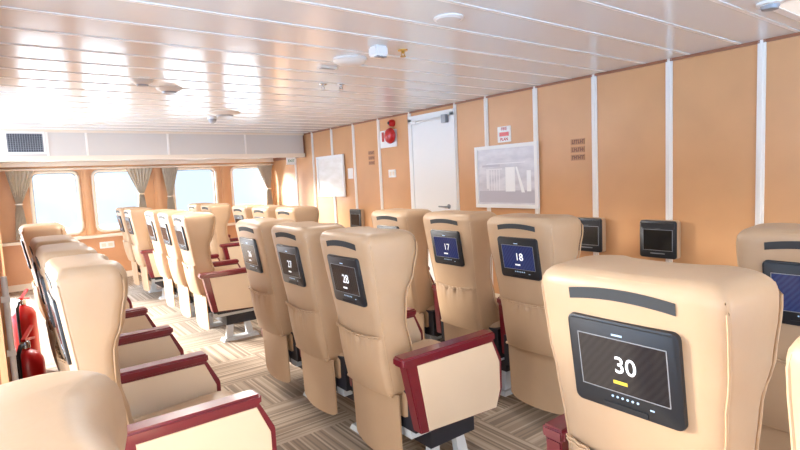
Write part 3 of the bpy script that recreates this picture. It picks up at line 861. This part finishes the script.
ceil_round('smoke_detector', 'white smoke detector on the ceiling at the top right by the bulkhead', 'detector', 3.13, 1.02, [(0.06, 0), (0.06, 0.012), (0.045, 0.016)], 'white', ([(0.042, 0.015), (0.036, 0.035), (0.01, 0.04)], 'greymetal', 'sensor'))
t = thing('ceiling_light_panel', 'flat white light panel on the ceiling in the top right corner', 'lamp', (3.5, 0.83, ZC))
bm = B(); 
for s in (-1, 1): span(bm, (s*0.38-0.02, -0.22, -0.015), (s*0.38+0.02, 0.22, 0)); span(bm, (-0.36, s*0.2-0.02, -0.015), (0.36, s*0.2+0.02, 0))
obj('frame', bm, M['white'], t)
bm = B(); span(bm, (-0.36, -0.18, -0.01), (0.36, 0.18, 0)); obj('diffuser', bm, plain('lit_diffuser', (240, 236, 228), 0.5, emit=(255, 248, 236), estr=0.6), t)

def lamp(x, y, z, size, energy):
    l = bpy.data.lights.new('added_fill_glow', 'AREA'); l.shape = 'DISK'; l.size = size; l.energy = energy; l.color = (1.0, 0.95, 0.88)
    o = bpy.data.objects.new('added_fill_glow', l); COL.objects.link(o); o.location = (x, y, z)
lamp(1.885, 2.96, ZC-0.047, 0.16, 12)
lamp(0.89, 4.19, ZC-0.05, 0.1, 22)
lamp(1.13, 4.42, ZC-0.05, 0.1, 22)
lamp(2.0, 5.70, ZC-0.05, 0.2, 40)
# ------------------------------------------------------------------ fire extinguishers
def extinguisher(x, y, label, ang):
    t = thing('fire_extinguisher', label, 'fire extinguisher', (x, y, 0), 'red fire extinguishers by the aft partition')
    t.rotation_euler = (0, 0, ang)
    bm = B(); lathe(bm, [(0.07, 0), (0.08, 0.01), (0.08, 0.43), (0.077, 0.46), (0.06, 0.495), (0.03, 0.515), (0.022, 0.52), (0.022, 0.535)], n=28)
    cy = obj('cylinder', bm, M['red'], t, smooth=50)
    bm = B(); rings = []
    for i in range(13):
        a = math.radians(-70+140*i/12)
        rings.append([(0.0795*math.cos(a), 0.0795*math.sin(a), 0.12), (0.0815*math.cos(a), 0.0815*math.sin(a), 0.12), (0.0815*math.cos(a), 0.0815*math.sin(a), 0.33), (0.0795*math.cos(a), 0.0795*math.sin(a), 0.33)])
    loft(bm, rings); obj('label_band', bm, M['yellow'], cy)
    bm = B(); lathe(bm, [(0.024, 0.53), (0.024, 0.56), (0.016, 0.57)], n=14); v = obj('valve', bm, M['chrome'], t, smooth=40)
    bm = B()
    bx(bm, (0.045, 0, 0.565), (0.13, 0.022, 0.010), None, Matrix.Rotation(0.15, 4, 'Y')); bx(bm, (0.045, 0, 0.60), (0.14, 0.02, 0.010), None, Matrix.Rotation(-0.35, 4, 'Y'))
    obj('lever', bm, M['red'], t)
    bm = B(); tube(bm, [(-0.02, 0, 0.55), (-0.06, 0.0, 0.555), (-0.095, 0.0, 0.52), (-0.1, 0, 0.4), (-0.095, 0, 0.2)], 0.011, 8)
    tube(bm, [(-0.095, 0, 0.22), (-0.095, 0, 0.1)], [0.014, 0.02], 8); obj('hose', bm, M['dark'], t, smooth=60)
extinguisher(0.035, 3.45, 'red fire extinguisher on the floor at left, nearer of the two', 1.2)
extinguisher(0.06, 4.85, 'red fire extinguisher on the floor at left, farther of the two', 1.2)
bm = B(); tube(bm, [(XL+0.03, 2.86, 0.3), (XL+0.03, 2.86, 1.0)], 0.012, 8)
for z in (0.42, 0.66, 0.9): span(bm, (XL+0.012, 2.845, z-0.012), (XL+0.045, 2.875, z+0.012))
tag(obj('wall_conduit', bm, M['white'], smooth=60), 'thin white upright pipe on brackets at the left edge beside the extinguishers', 'pipe')

# ------------------------------------------------------------------ outside
bm = B(); span(bm, (-10, YW+0.12, -0.1), (14, YW+8.0, 0.0))  # unseen white slab added to bounce light through the windows onto the ceiling
struct('added_bounce_deck', bm, M['white'])
bm = B(); bmesh.ops.create_grid(bm, x_segments=2, y_segments=2, size=6000, matrix=Matrix.Translation((0, 0, -7)) @ Matrix.Rotation(math.radians(-3.1), 4, 'X'))
sea = struct('sea', bm, M['sea'])

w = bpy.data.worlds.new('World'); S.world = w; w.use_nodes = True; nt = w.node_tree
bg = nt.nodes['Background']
tc = N(nt, 'ShaderNodeTexCoord'); sep = N(nt, 'ShaderNodeSeparateXYZ'); nt.links.new(tc.outputs['Generated'], sep.inputs[0])
r = N(nt, 'ShaderNodeValToRGB')
e = r.color_ramp.elements
e[0].position = 0.0; e[0].color = lin(216, 230, 248); e[1].position = 0.5; e[1].color = lin(204, 222, 250)
nt.links.new(sep.outputs['Z'], r.inputs['Fac'])
nz = N(nt, 'ShaderNodeTexNoise'); nz.inputs['Scale'].default_value = 3; nz.inputs['Detail'].default_value = 5
nt.links.new(tc.outputs['Generated'], nz.inputs['Vector'])
rr = N(nt, 'ShaderNodeValToRGB'); rr.color_ramp.elements[0].position = 0.45; rr.color_ramp.elements[1].position = 0.75
nt.links.new(nz.outputs['Fac'], rr.inputs['Fac'])
mx = N(nt, 'ShaderNodeMix'); mx.data_type = 'RGBA'; mx.inputs[7].default_value = lin(246, 248, 250)
nt.links.new(rr.outputs['Color'], mx.inputs['Factor']); nt.links.new(r.outputs['Color'], mx.inputs[6])
# sky strength raised out of view, overhead and behind the camera, to light the cabin
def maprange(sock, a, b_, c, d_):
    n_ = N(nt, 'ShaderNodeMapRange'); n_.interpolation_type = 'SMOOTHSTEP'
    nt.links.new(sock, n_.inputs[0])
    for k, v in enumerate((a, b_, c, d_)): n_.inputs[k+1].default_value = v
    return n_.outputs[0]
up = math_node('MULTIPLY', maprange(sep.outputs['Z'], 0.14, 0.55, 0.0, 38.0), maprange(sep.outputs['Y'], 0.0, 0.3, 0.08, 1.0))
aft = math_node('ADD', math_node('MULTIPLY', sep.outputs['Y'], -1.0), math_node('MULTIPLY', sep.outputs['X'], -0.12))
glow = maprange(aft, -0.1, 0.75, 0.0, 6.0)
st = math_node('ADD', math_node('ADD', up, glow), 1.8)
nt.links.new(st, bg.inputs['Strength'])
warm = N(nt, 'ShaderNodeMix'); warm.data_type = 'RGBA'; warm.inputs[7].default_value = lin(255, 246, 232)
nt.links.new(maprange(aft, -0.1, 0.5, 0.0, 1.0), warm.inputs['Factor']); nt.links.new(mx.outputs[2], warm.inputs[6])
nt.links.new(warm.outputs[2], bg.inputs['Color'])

sun = bpy.data.lights.new('sun', 'SUN'); so = bpy.data.objects.new('sun', sun); COL.objects.link(so)
sun.energy = 28.0; sun.angle = math.radians(14); sun.color = (1.0, 0.95, 0.87)
so.rotation_euler = Vector((0.55, -0.80, -0.22)).to_track_quat('-Z', 'Y').to_euler()

S.view_settings.view_transform = 'Standard'; S.view_settings.look = 'None'
S.view_settings.exposure = -0.38; S.view_settings.gamma = 1.0; S.view_settings.use_curve_mapping = False
